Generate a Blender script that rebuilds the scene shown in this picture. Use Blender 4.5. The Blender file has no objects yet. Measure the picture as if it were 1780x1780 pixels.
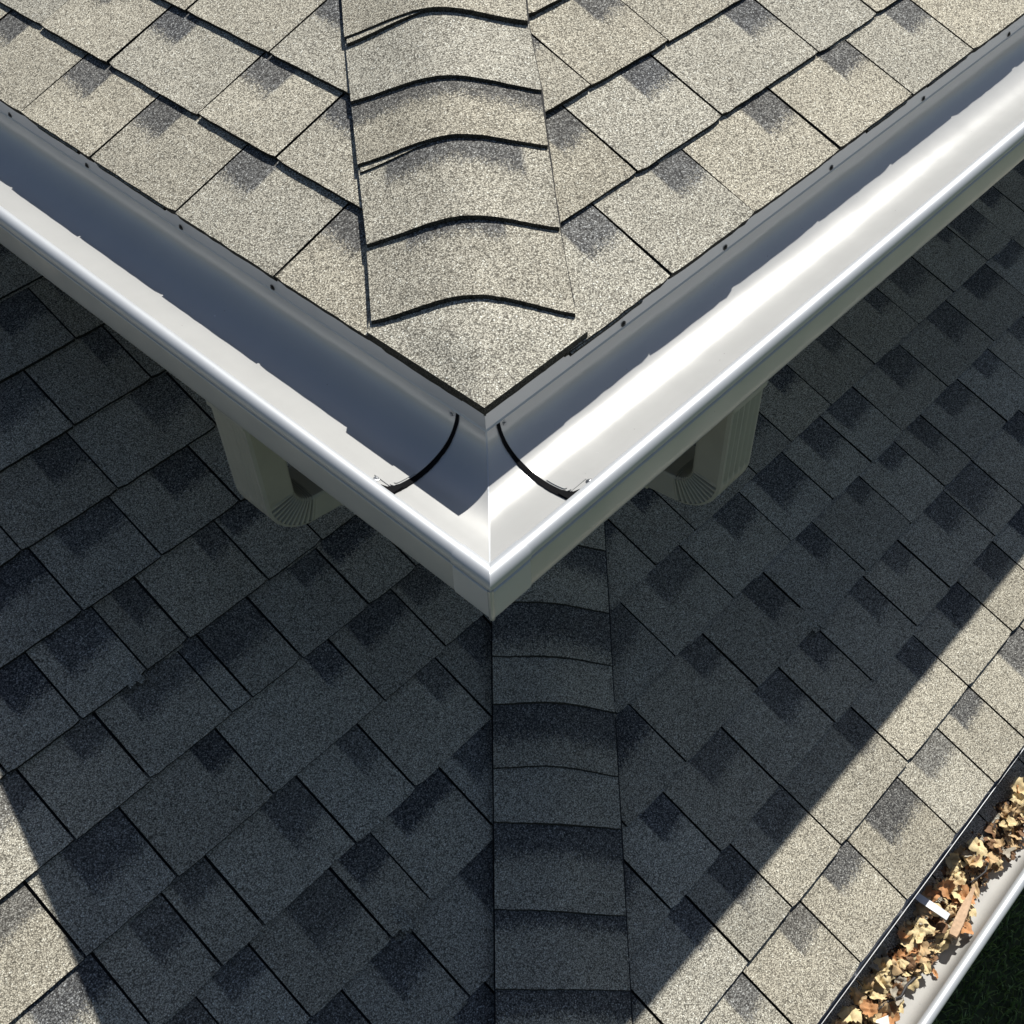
import bpy, bmesh, math, random
from mathutils import Vector, Matrix
R = math.radians
rnd = random.Random(11)
scene = bpy.context.scene
col = scene.collection

# ------------------------------------------------------------------ camera
cam_d = bpy.data.cameras.new("camera")
cam = bpy.data.objects.new("camera", cam_d)
col.objects.link(cam)
rx = Vector((0.68748871, -0.72566367, -0.02777605))
ry = Vector((-0.55863852, -0.50403783, -0.65868724))
rz = Vector((0.46398522, 0.46835681, -0.75190399))
M = Matrix((rx, -ry, -rz)).transposed().to_4x4()
M.translation = Vector((-0.6043, -0.65536, 1.15143))
cam.matrix_world = M
cam_d.sensor_width = 36
cam_d.lens = 36 * 1994.16 / 1780
cam_d.clip_start = 0.02
cam_d.clip_end = 500
scene.camera = cam

# ------------------------------------------------------------------ light
SUN = Vector((0.745, 0.250, 1.018)).normalized()
world = bpy.data.worlds.new("World")
scene.world = world
world.use_nodes = True
nt = world.node_tree
sky = nt.nodes.new("ShaderNodeTexSky")
sky.sky_type = 'NISHITA'
sky.sun_disc = False
sky.sun_elevation = math.asin(SUN.z)
sky.sun_rotation = math.atan2(SUN.x, SUN.y)
nt.links.new(sky.outputs[0], nt.nodes["Background"].inputs[0])
nt.nodes["Background"].inputs[1].default_value = 0.045
sd = bpy.data.lights.new("sun", 'SUN')
sd.energy = 4.8
sd.angle = R(0.53)
sd.color = (0.985, 0.96, 0.89)
so = bpy.data.objects.new("sun", sd)
so.rotation_euler = SUN.to_track_quat('Z', 'Y').to_euler()
so.location = (3, 2, 5)
col.objects.link(so)
scene.view_settings.view_transform = 'Standard'
scene.view_settings.look = 'None'
scene.view_settings.exposure = 0.30
scene.view_settings.gamma = 1.0

# ------------------------------------------------------------------ constants of the place
E_ = 0.1656                      # shingle exposure
S, HS = 0.157, 0.090             # eave set-back behind the gutter lip, eave height
TR, TL = 0.3952, 0.3552          # slopes of the two upper roof faces
CR, CL = 1 / math.sqrt(1 + TR * TR), 1 / math.sqrt(1 + TL * TL)
SR, SL = TR * CR, TL * CL
Y0, Z0, TQ = -0.5348, -1.2828, 0.3967   # eave of the lower roof
E_LO = 0.178                     # shingle exposure of the lower roof
CQ = 1 / math.sqrt(1 + TQ * TQ)
SQ = TQ * CQ

# ------------------------------------------------------------------ helpers
def new_mat(name):
    m = bpy.data.materials.new(name)
    m.use_nodes = True
    return m, m.node_tree, m.node_tree.nodes["Principled BSDF"]

def N(nt, t, **kw):
    n = nt.nodes.new(t)
    for k, v in kw.items():
        if k.startswith('i_'):
            key = k[2:]
            n.inputs[int(key) if key.isdigit() else key].default_value = v
        else:
            setattr(n, k, v)
    return n

def ramp(nt, stops, interp='LINEAR'):
    n = nt.nodes.new("ShaderNodeValToRGB")
    cr = n.color_ramp
    cr.interpolation = interp
    while len(cr.elements) < len(stops):
        cr.elements.new(0.5)
    for e, (p, c) in zip(cr.elements, stops):
        e.position = p
        e.color = (c[0], c[1], c[2], 1) if len(c) == 3 else c
    return n

def link(nt, a, b):
    nt.links.new(a, b)

def math_(nt, op, a, b=None, clamp=False):
    n = nt.nodes.new("ShaderNodeMath")
    n.operation = op
    n.use_clamp = clamp
    for i, v in enumerate((a, b)):
        if v is None: continue
        if isinstance(v, (int, float)): n.inputs[i].default_value = v
        else: nt.links.new(v, n.inputs[i])
    return n.outputs[0]

def obj(name, verts, faces, mat, parent=None, smooth=False, uvs=None, tones=None):
    me = bpy.data.meshes.new(name)
    me.from_pydata([tuple(v) for v in verts], [], faces)
    me.materials.append(mat)
    if uvs is not None:
        me.uv_layers.new(name="patch")
        me.color_attributes.new("tone", 'FLOAT_COLOR', 'CORNER')
        uv = me.uv_layers["patch"]; ca = me.color_attributes["tone"]
        for p, fu, ft in zip(me.polygons, uvs, tones):
            for j, li in enumerate(p.loop_indices):
                uv.data[li].uv = fu[j]
                ca.data[li].color = ft
    if smooth:
        for p in me.polygons: p.use_smooth = True
    me.update()
    o = bpy.data.objects.new(name, me)
    col.objects.link(o)
    if parent: o.parent = parent
    return o

def fix(o):
    bm = bmesh.new(); bm.from_mesh(o.data)
    bmesh.ops.recalc_face_normals(bm, faces=bm.faces)
    bm.to_mesh(o.data); bm.free()
    return o

def bevel(o, w=0.001, seg=2):
    m = o.modifiers.new("bevel", 'BEVEL')
    m.width = w; m.segments = seg; m.limit_method = 'ANGLE'
    return o

def autosmooth(o, ang=35):
    me = o.data
    for p in me.polygons: p.use_smooth = True
    bm = bmesh.new(); bm.from_mesh(me)
    for e in bm.edges:
        if len(e.link_faces) == 2 and e.calc_face_angle(0) > R(ang): e.smooth = False
    bm.to_mesh(me); bm.free()
    return o

def empty(name, loc, label, cat, group=None):
    o = bpy.data.objects.new(name, None)
    o.empty_display_size = 0.05
    col.objects.link(o)
    o.location = loc
    o['label'] = label; o['category'] = cat
    if group: o['group'] = group
    return o

def tag(o, label, cat, group=None):
    o['label'] = label; o['category'] = cat
    if group: o['group'] = group
    return o

# ------------------------------------------------------------------ materials
def shingle_mat(name, warm=0.0, scale=235.0, gain=1.0):
    m, nt, b = new_mat(name)
    tc = N(nt, "ShaderNodeTexCoord")
    vor = N(nt, "ShaderNodeTexVoronoi", feature='F1'); vor.inputs['Scale'].default_value = scale
    link(nt, tc.outputs['Object'], vor.inputs['Vector'])
    sep = N(nt, "ShaderNodeSeparateColor"); link(nt, vor.outputs['Color'], sep.inputs[0])
    gran = ramp(nt, [(0.0, (0.22, 0.205, 0.175)), (0.10, (0.33, 0.305, 0.258)), (0.30, (0.42, 0.388, 0.325)),
                     (0.62, (0.50, 0.465, 0.392)), (0.84, (0.58, 0.545, 0.465)), (0.97, (0.70, 0.68, 0.61))], 'CONSTANT')
    link(nt, sep.outputs[0], gran.inputs[0])
    # dark granules used for the shadow band of the blend
    grd = ramp(nt, [(0.0, (0.05, 0.05, 0.054)), (0.25, (0.095, 0.095, 0.10)), (0.55, (0.16, 0.158, 0.158)),
                    (0.80, (0.23, 0.23, 0.23)), (0.96, (0.36, 0.36, 0.36))], 'CONSTANT')
    link(nt, sep.outputs[0], grd.inputs[0])
    # patch mask
    uv = N(nt, "ShaderNodeUVMap", uv_map="patch")
    sx = N(nt, "ShaderNodeSeparateXYZ"); link(nt, uv.outputs[0], sx.inputs[0])
    att = N(nt, "ShaderNodeVertexColor", layer_name="tone")
    sc = N(nt, "ShaderNodeSeparateColor"); link(nt, att.outputs[0], sc.inputs[0])
    nz = N(nt, "ShaderNodeTexNoise"); nz.inputs['Scale'].default_value = 60; nz.inputs['Detail'].default_value = 3
    link(nt, tc.outputs['Object'], nz.inputs['Vector'])
    jit = math_(nt, 'MULTIPLY', math_(nt, 'SUBTRACT', nz.outputs[0], 0.5), 0.30)
    gjit = math_(nt, 'MULTIPLY', math_(nt, 'SUBTRACT', sep.outputs[1], 0.5), 0.34)
    uu = math_(nt, 'ADD', math_(nt, 'ADD', sx.outputs[0], math_(nt, 'MULTIPLY', jit, 0.25)), math_(nt, 'MULTIPLY', gjit, 0.08))
    inu = math_(nt, 'MULTIPLY', math_(nt, 'SUBTRACT', 1.0, uu), 14.0, True)
    vv = math_(nt, 'ADD', math_(nt, 'ADD', sx.outputs[1], jit), math_(nt, 'MULTIPLY', sx.outputs[0], -0.15))
    inv = math_(nt, 'MULTIPLY', math_(nt, 'SUBTRACT', 1.12, math_(nt, 'ADD', vv, gjit)), 3.2, True)
    mask = math_(nt, 'MULTIPLY', math_(nt, 'MULTIPLY', inu, inv), sc.outputs[1])
    mix = N(nt, "ShaderNodeMix", data_type='RGBA'); link(nt, mask, mix.inputs[0])
    link(nt, gran.outputs[0], mix.inputs[6]); link(nt, grd.outputs[0], mix.inputs[7])
    # broad mottling and per-tab tone
    n2 = N(nt, "ShaderNodeTexNoise"); n2.inputs['Scale'].default_value = 9; n2.inputs['Detail'].default_value = 4
    link(nt, tc.outputs['Object'], n2.inputs['Vector'])
    n3 = N(nt, "ShaderNodeTexNoise"); n3.inputs['Scale'].default_value = 34; n3.inputs['Detail'].default_value = 3
    link(nt, tc.outputs['Object'], n3.inputs['Vector'])
    mot = math_(nt, 'ADD', math_(nt, 'ADD', math_(nt, 'MULTIPLY', n2.outputs[0], 0.30), math_(nt, 'MULTIPLY', n3.outputs[0], 0.16)), 0.77)
    ton = math_(nt, 'MULTIPLY', math_(nt, 'MULTIPLY', mot, sc.outputs[0]), gain)
    mul = N(nt, "ShaderNodeMix", data_type='RGBA', blend_type='MULTIPLY'); mul.inputs[0].default_value = 1
    cc = N(nt, "ShaderNodeCombineColor")
    hue = sc.outputs[2]          # 0..1, 0.5 neutral; warmer above
    link(nt, math_(nt, 'MULTIPLY', ton, math_(nt, 'ADD', 0.97 + warm, math_(nt, 'MULTIPLY', hue, 0.035))), cc.inputs[0])
    link(nt, ton, cc.inputs[1])
    link(nt, math_(nt, 'MULTIPLY', ton, math_(nt, 'SUBTRACT', 1.02 - warm, math_(nt, 'MULTIPLY', hue, 0.06))), cc.inputs[2])
    link(nt, mix.outputs[2], mul.inputs[6]); link(nt, cc.outputs[0], mul.inputs[7])
    # dark asphalt showing between the granules
    gap = N(nt, "ShaderNodeMix", data_type='RGBA', blend_type='MULTIPLY'); gap.inputs[0].default_value = 1
    gr = ramp(nt, [(0.28, (1.12, 1.12, 1.12)), (0.75, (0.30, 0.29, 0.28))]); link(nt, vor.outputs['Distance'], gr.inputs[0])
    link(nt, mul.outputs[2], gap.inputs[6]); link(nt, gr.outputs[0], gap.inputs[7])
    link(nt, gap.outputs[2], b.inputs['Base Color'])
    b.inputs['Roughness'].default_value = 0.9
    b.inputs['Specular IOR Level'].default_value = 0.25
    bp = N(nt, "ShaderNodeBump"); bp.inputs['Strength'].default_value = 0.4; bp.inputs['Distance'].default_value = 0.0016
    hgt = math_(nt, 'ADD', math_(nt, 'MULTIPLY', vor.outputs['Distance'], -1.0), math_(nt, 'MULTIPLY', sep.outputs[2], 0.5))
    link(nt, hgt, bp.inputs['Height'])
    # slow waviness of the sheet
    bp2 = N(nt, "ShaderNodeBump"); bp2.inputs['Strength'].default_value = 0.35; bp2.inputs['Distance'].default_value = 0.02
    link(nt, n2.outputs[0], bp2.inputs['Height']); link(nt, bp2.outputs[0], bp.inputs['Normal'])
    link(nt, bp.outputs[0], b.inputs['Normal'])
    return m

def metal_mat(name, base, metallic, rough, nscale=220, bump=0.04, dirt=0.08, coat=0.0):
    m, nt, b = new_mat(name)
    tc = N(nt, "ShaderNodeTexCoord")
    n1 = N(nt, "ShaderNodeTexNoise"); n1.inputs['Scale'].default_value = 12; n1.inputs['Detail'].default_value = 6
    n1.inputs['Roughness'].default_value = 0.65
    link(nt, tc.outputs['Object'], n1.inputs['Vector'])
    n2 = N(nt, "ShaderNodeTexNoise"); n2.inputs['Scale'].default_value = nscale; n2.inputs['Detail'].default_value = 2
    link(nt, tc.outputs['Object'], n2.inputs['Vector'])
    rm = ramp(nt, [(0.3, tuple(c * (1 - dirt) for c in base)), (0.65, base)])
    link(nt, n1.outputs[0], rm.inputs[0]); link(nt, rm.outputs[0], b.inputs['Base Color'])
    # sparse specks of grit
    v = N(nt, "ShaderNodeTexVoronoi"); v.inputs['Scale'].default_value = 60; link(nt, tc.outputs['Object'], v.inputs['Vector'])
    sp = math_(nt, 'LESS_THAN', v.outputs['Distance'], 0.05)
    s2 = N(nt, "ShaderNodeSeparateColor"); link(nt, v.outputs['Color'], s2.inputs[0])
    sp = math_(nt, 'MULTIPLY', sp, math_(nt, 'GREATER_THAN', s2.outputs[0], 0.8))
    mx = N(nt, "ShaderNodeMix", data_type='RGBA'); link(nt, math_(nt, 'MULTIPLY', sp, 0.6), mx.inputs[0])
    link(nt, rm.outputs[0], mx.inputs[6]); mx.inputs[7].default_value = (0.12, 0.11, 0.09, 1)
    link(nt, mx.outputs[2], b.inputs['Base Color'])
    b.inputs['Metallic'].default_value = metallic
    n3 = N(nt, "ShaderNodeTexNoise"); n3.inputs['Scale'].default_value = 7; n3.inputs['Detail'].default_value = 1
    link(nt, tc.outputs['Object'], n3.inputs['Vector'])
    bpw = N(nt, "ShaderNodeBump"); bpw.inputs['Strength'].default_value = 0.12; bpw.inputs['Distance'].default_value = 0.02
    link(nt, n3.outputs[0], bpw.inputs['Height'])
    rr = math_(nt, 'ADD', rough - 0.05, math_(nt, 'MULTIPLY', n1.outputs[0], 0.10))
    link(nt, rr, b.inputs['Roughness'])
    b.inputs['Coat Weight'].default_value = coat
    bp = N(nt, "ShaderNodeBump"); bp.inputs['Strength'].default_value = bump; bp.inputs['Distance'].default_value = 0.001
    link(nt, bpw.outputs[0], bp.inputs['Normal'])
    link(nt, n2.outputs[0], bp.inputs['Height']); link(nt, bp.outputs[0], b.inputs['Normal'])
    return m

def plain(name, c, rough=0.8, metallic=0.0, var=0.25, scale=40):
    m, nt, b = new_mat(name)
    tc = N(nt, "ShaderNodeTexCoord")
    n1 = N(nt, "ShaderNodeTexNoise"); n1.inputs['Scale'].default_value = scale; n1.inputs['Detail'].default_value = 4
    link(nt, tc.outputs['Object'], n1.inputs['Vector'])
    rm = ramp(nt, [(0.3, tuple(x * (1 - var) for x in c)), (0.7, tuple(min(1, x * (1 + var)) for x in c))])
    link(nt, n1.outputs[0], rm.inputs[0]); link(nt, rm.outputs[0], b.inputs['Base Color'])
    b.inputs['Roughness'].default_value = rough
    b.inputs['Metallic'].default_value = metallic
    return m

M_UP = shingle_mat("shingle_granules", 0.0, 420.0, 1.22)
M_LO = shingle_mat("shingle_granules_lower", 0.0, 400.0, 1.20)
M_EDGE = plain("asphalt_edge", (0.022, 0.021, 0.022), 0.9)
M_GUT = metal_mat("gutter_paint", (0.53, 0.528, 0.52), 0.22, 0.25, bump=0.015, dirt=0.04)
M_BEAD = metal_mat("gutter_bead_paint", (0.54, 0.56, 0.59), 0.32, 0.44, bump=0.015, dirt=0.03)
M_TROUGH = metal_mat("dull_trough_paint", (0.40, 0.39, 0.375), 0.0, 0.6, dirt=0.12)
M_DRIP = metal_mat("drip_edge_metal", (0.55, 0.56, 0.58), 0.55, 0.38, dirt=0.04)
M_SPOUT = metal_mat("downspout_paint", (0.36, 0.355, 0.315), 0.0, 0.42, dirt=0.12)
M_DARK = plain("sealant", (0.008, 0.008, 0.009), 0.95)  # black of the sealant strips, also of the painted-in gap shade
M_DARK.node_tree.nodes["Principled BSDF"].inputs["Specular IOR Level"].default_value = 0.08
M_STEEL = metal_mat("screw_steel", (0.35, 0.36, 0.38), 0.9, 0.35)
M_WALL = plain("painted_wall", (0.45, 0.43, 0.38), 0.8, var=0.06)
M_SOFF = plain("soffit_paint", (0.40, 0.38, 0.33), 0.7, var=0.05)

# ------------------------------------------------------------------ shingles
def clip_poly(poly, f):
    """keep the part of a polygon (list of 2-D points) where f(a, b) >= 0 (f linear)"""
    out = []
    n = len(poly)
    for i in range(n):
        p, q = poly[i], poly[(i + 1) % n]
        fp, fq = f(*p), f(*q)
        if fp >= 0: out.append(p)
        if (fp >= 0) != (fq >= 0):
            t = fp / (fp - fq)
            out.append((p[0] + t * (q[0] - p[0]), p[1] + t * (q[1] - p[1])))
    return out

class Sheet:
    def __init__(self): self.v, self.f, self.u, self.t = [], [], [], []
    def slab(self, poly, top, bot, pt, uvf, tone):
        """poly: 2-D outline; top/bot: height functions (a,b); pt: (a,b,n)->3-D"""
        n = len(poly)
        if n < 3: return
        i0 = len(self.v)
        for a, b in poly: self.v.append(pt(a, b, top(a, b)))
        for a, b in poly: self.v.append(pt(a, b, bot(a, b)))
        far = (9.0, 9.0)
        self.f.append(tuple(range(i0, i0 + n))); self.u.append([uvf(a, b) for a, b in poly]); self.t.append(tone)
        dk = (0.06, 0.0, 0.5, 1)
        for i in range(n):
            j = (i + 1) % n
            self.f.append((i0 + i, i0 + n + i, i0 + n + j, i0 + j)); self.u.append([far] * 4); self.t.append(dk)

def jag(a0, a1, b, amp, r, step=0.017):
    n = max(2, int(abs(a1 - a0) / step))
    return [(a0 + (a1 - a0) * i / n, b + (r.uniform(-amp, amp) if 0 < i < n else 0)) for i in range(n + 1)]

def course(sh, pt, k, joints, r, T, clipf=None, patch_side=-1, E_=E_, pw=(0.07, 0.095), pd=(0.055, 0.068), two=0.3,
           tone_rng=(0.9, 1.08), ps=(0.9, 1.0), bmax=None):
    """one course: tabs between joints a0<a1<...; patch on the tab beside the joint on side patch_side"""
    b0 = k * E_
    for a0, a1 in zip(joints[:-1], joints[1:]):
        g = 0.0021 + r.uniform(-0.0004, 0.0009)
        dip = r.uniform(-0.0018, 0.0018)
        lo = jag(a0 + g, a1 - g, b0 + dip, 0.0007, r)
        cut = 0.004
        lo[0] = (lo[0][0], lo[0][1] + r.uniform(0, cut)); lo[-1] = (lo[-1][0], lo[-1][1] + r.uniform(0, cut))
        sk = r.uniform(-0.0012, 0.0012)
        hi = [(a1 - g + sk, b0 + E_ * 1.12), (a0 + g + sk, b0 + E_ * 1.12)]
        poly = lo + hi
        if clipf: poly = clip_poly(poly, clipf)
        th = T * r.uniform(0.85, 1.15)
        lift = r.uniform(0, 0.0012)
        top = lambda a, b, th=th, lift=lift: 0.0018 + (th - 0.0018 + lift) * max(0.0, 1 - (b - b0) / E_) + 0.0003
        bot = lambda a, b: -0.003
        w, d = r.uniform(*pw), r.uniform(*pd)
        aj = a1 if patch_side < 0 else a0
        sgn = -1 if patch_side < 0 else 1
        strength = r.uniform(*ps)
        uvf = lambda a, b, w=w, d=d, aj=aj: ((a - aj) * sgn / w, (b0 + E_ - 0.002 - b) / d)
        tone = (r.uniform(*tone_rng), strength, r.random(), 1)
        sh.slab(poly, top, bot, pt, uvf, tone)
        if r.random() < two:        # the laminated under-layer peeping out below the tab
            f0 = r.uniform(0.0, 0.45); f1 = r.uniform(0.6, 1.0)
            if r.random() < .5: f0, f1 = 1 - f1, 1 - f0
            pr = r.uniform(0.0035, 0.006) * (0.45 if k == 0 else 1)
            p2 = jag(a0 + g + (a1 - a0) * f0, a0 - g + (a1 - a0) * f1, b0 + dip - pr, 0.0006, r)
            p2 += [(p2[-1][0], b0 + 0.03), (p2[0][0], b0 + 0.03)]
            if clipf: p2 = clip_poly(p2, clipf)
            sh.slab(p2, lambda a, b: T * 0.42, bot, pt, lambda a, b: (9, 9), (tone[0] * 0.95, 0, 0.5, 1))

def joints_from(known, lo, hi, r, wmin=0.19, wmax=0.25):
    js = sorted(known)
    a = js[0]
    while a > lo: a -= r.uniform(wmin, wmax); js.insert(0, a)
    a = js[-1]
    while a < hi: a += r.uniform(wmin, wmax); js.append(a)
    return js

# ================================================================== UPPER ROOF
up = empty('hip_roof', (S, S, HS), 'sunlit upper hip roof corner covered with beige laminated asphalt shingles', 'roof')
up_inv = Vector((-S, -S, -HS))
ptR = lambda a, b, n: Vector((a, S + b * CR - n * SR, HS + b * SR + n * CR - 0.010)) + up_inv
ptL = lambda a, b, n: Vector((S + b * CL - n * SL, a, HS + b * SL + n * CL - 0.010)) + up_inv
# plan position of the hip where both faces are equally high: TR*(y-S) = TL*(x-S)
mh = TL / TR
NC = 17
knownR = {0: [0.316, 0.552, 0.764, 1.008, 1.24, 1.455, 1.69], 1: [0.43, 0.657, 0.875, 1.158, 1.349, 1.575, 1.81],
          2: [0.49, 0.722, 0.921, 1.16]}
knownL = {0: [0.375, 0.599, 0.855, 1.102, 1.33, 1.60], 1: [0.55, 0.776, 0.986, 1.260, 1.486, 1.70], 2: [0.735, 0.970, 1.21]}
r = random.Random(5)
sh = Sheet()
for k in range(NC):
    clipR = lambda a, b: mh * (a - S) - 0.045 - b * CR      # x side of the hip
    js = joints_from(knownR.get(k, [0.4 + k * 0.17 + r.uniform(0, .2)]), 0.02, 3.4, r)
    course(sh, ptR, k, js, r, 0.0105, clipR, -1, two=0.4, pw=(0.072, 0.09), pd=(0.052, 0.066))
sf = obj('shingle_face', sh.v, sh.f, M_UP, up, uvs=sh.u, tones=sh.t)
sh = Sheet()
for k in range(NC):
    clipL = lambda a, b: (a - S) - mh * b * CL - 0.045
    js = joints_from(knownL.get(k, [0.5 + k * 0.17 + r.uniform(0, .2)]), 0.02, 3.4, r)
    course(sh, ptL, k, js, r, 0.0105, clipL, -1, two=0.25, pw=(0.08, 0.10), pd=(0.055, 0.070))
sf2 = obj('shingle_face', sh.v, sh.f, M_UP, up, uvs=sh.u, tones=sh.t)
# roof deck under the shingles: a closed wedge of two thick planes
D = 0.004
Bm = NC * E_ + 0.02
def deck(pt, clipf):
    poly = clip_poly([(S - .0, 0.004), (3.5, 0.004), (3.5, Bm), (S - .0, Bm)], clipf)
    s = Sheet(); s.slab(poly, lambda a, b: -0.0035, lambda a, b: -0.022, pt, lambda a, b: (9, 9), (1, 0, .5, 1))
    return s
for pt in (ptR, ptL):       # starter strip closing the joints at the eave
    s = Sheet(); s.slab([(S, 0.0012), (3.45, 0.0012), (3.45, 0.06), (S + .05, 0.06)], lambda a, b: 0.0085 - b * .07, lambda a, b: -0.0032, pt, lambda a, b: (9, 9), (.25, 0, .5, 1))
    obj('starter_strip', s.v, s.f, M_UP, up, uvs=s.u, tones=s.t)
for pt, cf in ((ptR, lambda a, b: mh * (a - S) - b * CR - .045), (ptL, lambda a, b: (a - S) - mh * b * CL - .045)):
    s = deck(pt, cf)
    obj('roof_deck', s.v, s.f, M_EDGE, up)

def roofz(x, y): return HS + min(TR * (y - S), TL * (x - S))

def arch(u, p=2.3):
    u = min(1, abs(u))
    a = 1 - u ** 1.7
    b = 0.5 + 0.5 * math.cos(math.pi * u)
    return 0.55 * a + 0.45 * b

def cap_piece(name, parent, inv, Lb, Rb, Lt, Rt, zfun, A0, A1, T, r, mat, patch=None, wob=0.003, tip=None, nu=30, nv=7, tone=None, under=None, off=0.0):
    """one hip cap: bottom (butt) line Lb-Rb, top line Lt-Rt (plan points); arched sheet with real thickness"""
    v, f, us, ts = [], [], [], []
    ph = r.uniform(0, 6)
    def P(i, j, bottom):
        u = -1 + 2 * i / nu
        t = j / nv
        w = (u + 1) / 2
        if tip is not None and t == 0: pl = tip(u)
        else:
            pb = tip(u) if tip is not None else Lb.lerp(Rb, w)
            ptp = Lt.lerp(Rt, w)
            pl = pb.lerp(ptp, t)
        if not tip and j == 0:
            dirv = (Lb - Lt).normalized()
            pl = pl + dirv * (wob * math.sin(u * 2.2 + ph) + r.uniform(-.0006, .0006))
        pL = (tip(-1) if tip is not None else Lb).lerp(Lt, t); pR = (tip(1) if tip is not None else Rb).lerp(Rt, t)
        A = A0 + (A1 - A0) * t
        if tip is not None:
            zc = zfun(*pl) ; zch = zfun(*pL) * (1 - w) + zfun(*pR) * w + A * arch(u)
            tt = min(1, t * 1.6); tt = tt * tt * (3 - 2 * tt)
            z = zc * (1 - tt) + zch * tt + 0.002
        else:
            z = zfun(*pL) * (1 - w) + zfun(*pR) * w + A * arch(u)
        h = off + 0.003 + (T - 0.003) * (1 - t)
        if bottom: h = -0.006 if tip is None else -0.001
        return Vector((pl[0], pl[1], z + h)) + inv
    idx = lambda i, j, s: (s * (nv + 1) + j) * (nu + 1) + i
    for s in (0, 1):
        for j in range(nv + 1):
            for i in range(nu + 1):
                v.append(P(i, j, s == 1))
    # copy jitter so the butt face stays vertical
    for i in range(nu + 1):
        a, b_ = v[idx(i, 0, 0)], v[idx(i, 0, 1)]
        b_.x, b_.y = a.x, a.y
    tone = tone or (r.uniform(0.93, 1.06), 0.9, r.random(), 1)
    far = [(9, 9)] * 4
    dk = (0.12, 0, 0.5, 1)
    for j in range(nv):
        for i in range(nu):
            f.append((idx(i, j, 0), idx(i + 1, j, 0), idx(i + 1, j + 1, 0), idx(i, j + 1, 0)))
            if patch:
                u0, u1, d = patch
                def q(i, j):
                    u = -1 + 2 * i / nu
                    c = (u0 + u1) / 2
                    return (abs(u - c) / ((u1 - u0) / 2), (1 - j / nv) / d)
                us.append([q(i, j), q(i + 1, j), q(i + 1, j + 1), q(i, j + 1)])
            else: us.append(far)
            ts.append(tone)
    for i in range(nu):
        f.append((idx(i, 0, 0), idx(i, 0, 1), idx(i + 1, 0, 1), idx(i + 1, 0, 0))); us.append(far); ts.append(dk)
        f.append((idx(i, nv, 0), idx(i + 1, nv, 0), idx(i + 1, nv, 1), idx(i, nv, 1))); us.append(far); ts.append(dk)
    for j in range(nv):
        f.append((idx(0, j, 0), idx(0, j + 1, 0), idx(0, j + 1, 1), idx(0, j, 1))); us.append(far); ts.append(dk)
        f.append((idx(nu, j, 0), idx(nu, j, 1), idx(nu, j + 1, 1), idx(nu, j + 1, 0))); us.append(far); ts.append(dk)
    o = obj(name, v, f, mat, parent, uvs=us, tones=ts)
    return autosmooth(o, 40)

V2 = lambda x, y: Vector((x, y))
Ls = [V2(.168, .392), V2(.258, .497), V2(.358, .624), V2(.444, .732), V2(.538, .849)]
Rs = [V2(.366, .180), V2(.457, .291), V2(.557, .405), V2(.632, .487), V2(.722, .600)]
for i in range(13):
    Ls.append(Ls[-1] + V2(.0935, .1125 - i * 0.002)); Rs.append(Rs[-1] + V2(.098, .103))
AZ = 0.037
rc = random.Random(8)
def tipf(u):
    e = 0.004
    if u < 0: return V2(S - e, .386).lerp(V2(S - e, S - e), u + 1)
    return V2(S - e, S - e).lerp(V2(.362, S - e), u)
ext = 0.22
cap_piece('hip_cap', up, up_inv, None, None, Ls[0].lerp(Ls[1], ext), Rs[0].lerp(Rs[1], ext), roofz, 0.012, AZ, 0.010, rc, M_UP,
          patch=None, tip=tipf, nv=10)
patches = [(-0.6, 0.45, 0.33), (-0.75, 0.75, 0.40), (-1.3, 1.3, 0.45), None, (-.55, .5, .42)]
for i in range(len(Ls) - 2):
    pa = patches[i] if i < len(patches) else rc.choice(patches)
    cap_piece('hip_cap', up, up_inv, Ls[i], Rs[i], Ls[i + 1].lerp(Ls[i + 2], ext), Rs[i + 1].lerp(Rs[i + 2], ext), roofz, AZ, AZ, 0.0125, rc, M_UP,
              patch=pa, off=(0.0035, 0.003, 0.0015)[i] if i < 3 else 0.0)
    if i in (2, 4, 7, 9):     # lifted cap: the under-layer shows as a second edge on the left half
        d = (Ls[i] - Ls[i + 1]).normalized() * 0.015
        mid = Ls[i].lerp(Rs[i], 0.42)
        v, f = [], []
        n = 16
        for j in range(n + 1):
            w = 0.012 + 0.42 * j / n
            u = -1 + 2 * w
            tap = (1 - (j / n)) ** 0.6
            pl = Ls[i].lerp(Rs[i], w)
            z = roofz(*Ls[i]) * (1 - w) + roofz(*Rs[i]) * w + AZ * arch(u)
            q = pl + d * tap
            b_ = pl - d * 2
            v += [Vector((q.x, q.y, z + 0.0085)) + up_inv, Vector((q.x, q.y, z - 0.004)) + up_inv, Vector((b_.x, b_.y, z + 0.009)) + up_inv]
        us, ts = [], []
        for j in range(n):
            a = 3 * j
            f.append((a, a + 3, a + 5, a + 2)); us.append([(9, 9)] * 4); ts.append((1, 0, .5, 1))
            f.append((a, a + 1, a + 4, a + 3)); us.append([(9, 9)] * 4); ts.append((.12, 0, .5, 1))
        obj('cap_underlayer', v, f, M_UP, up, uvs=us, tones=ts)

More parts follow.
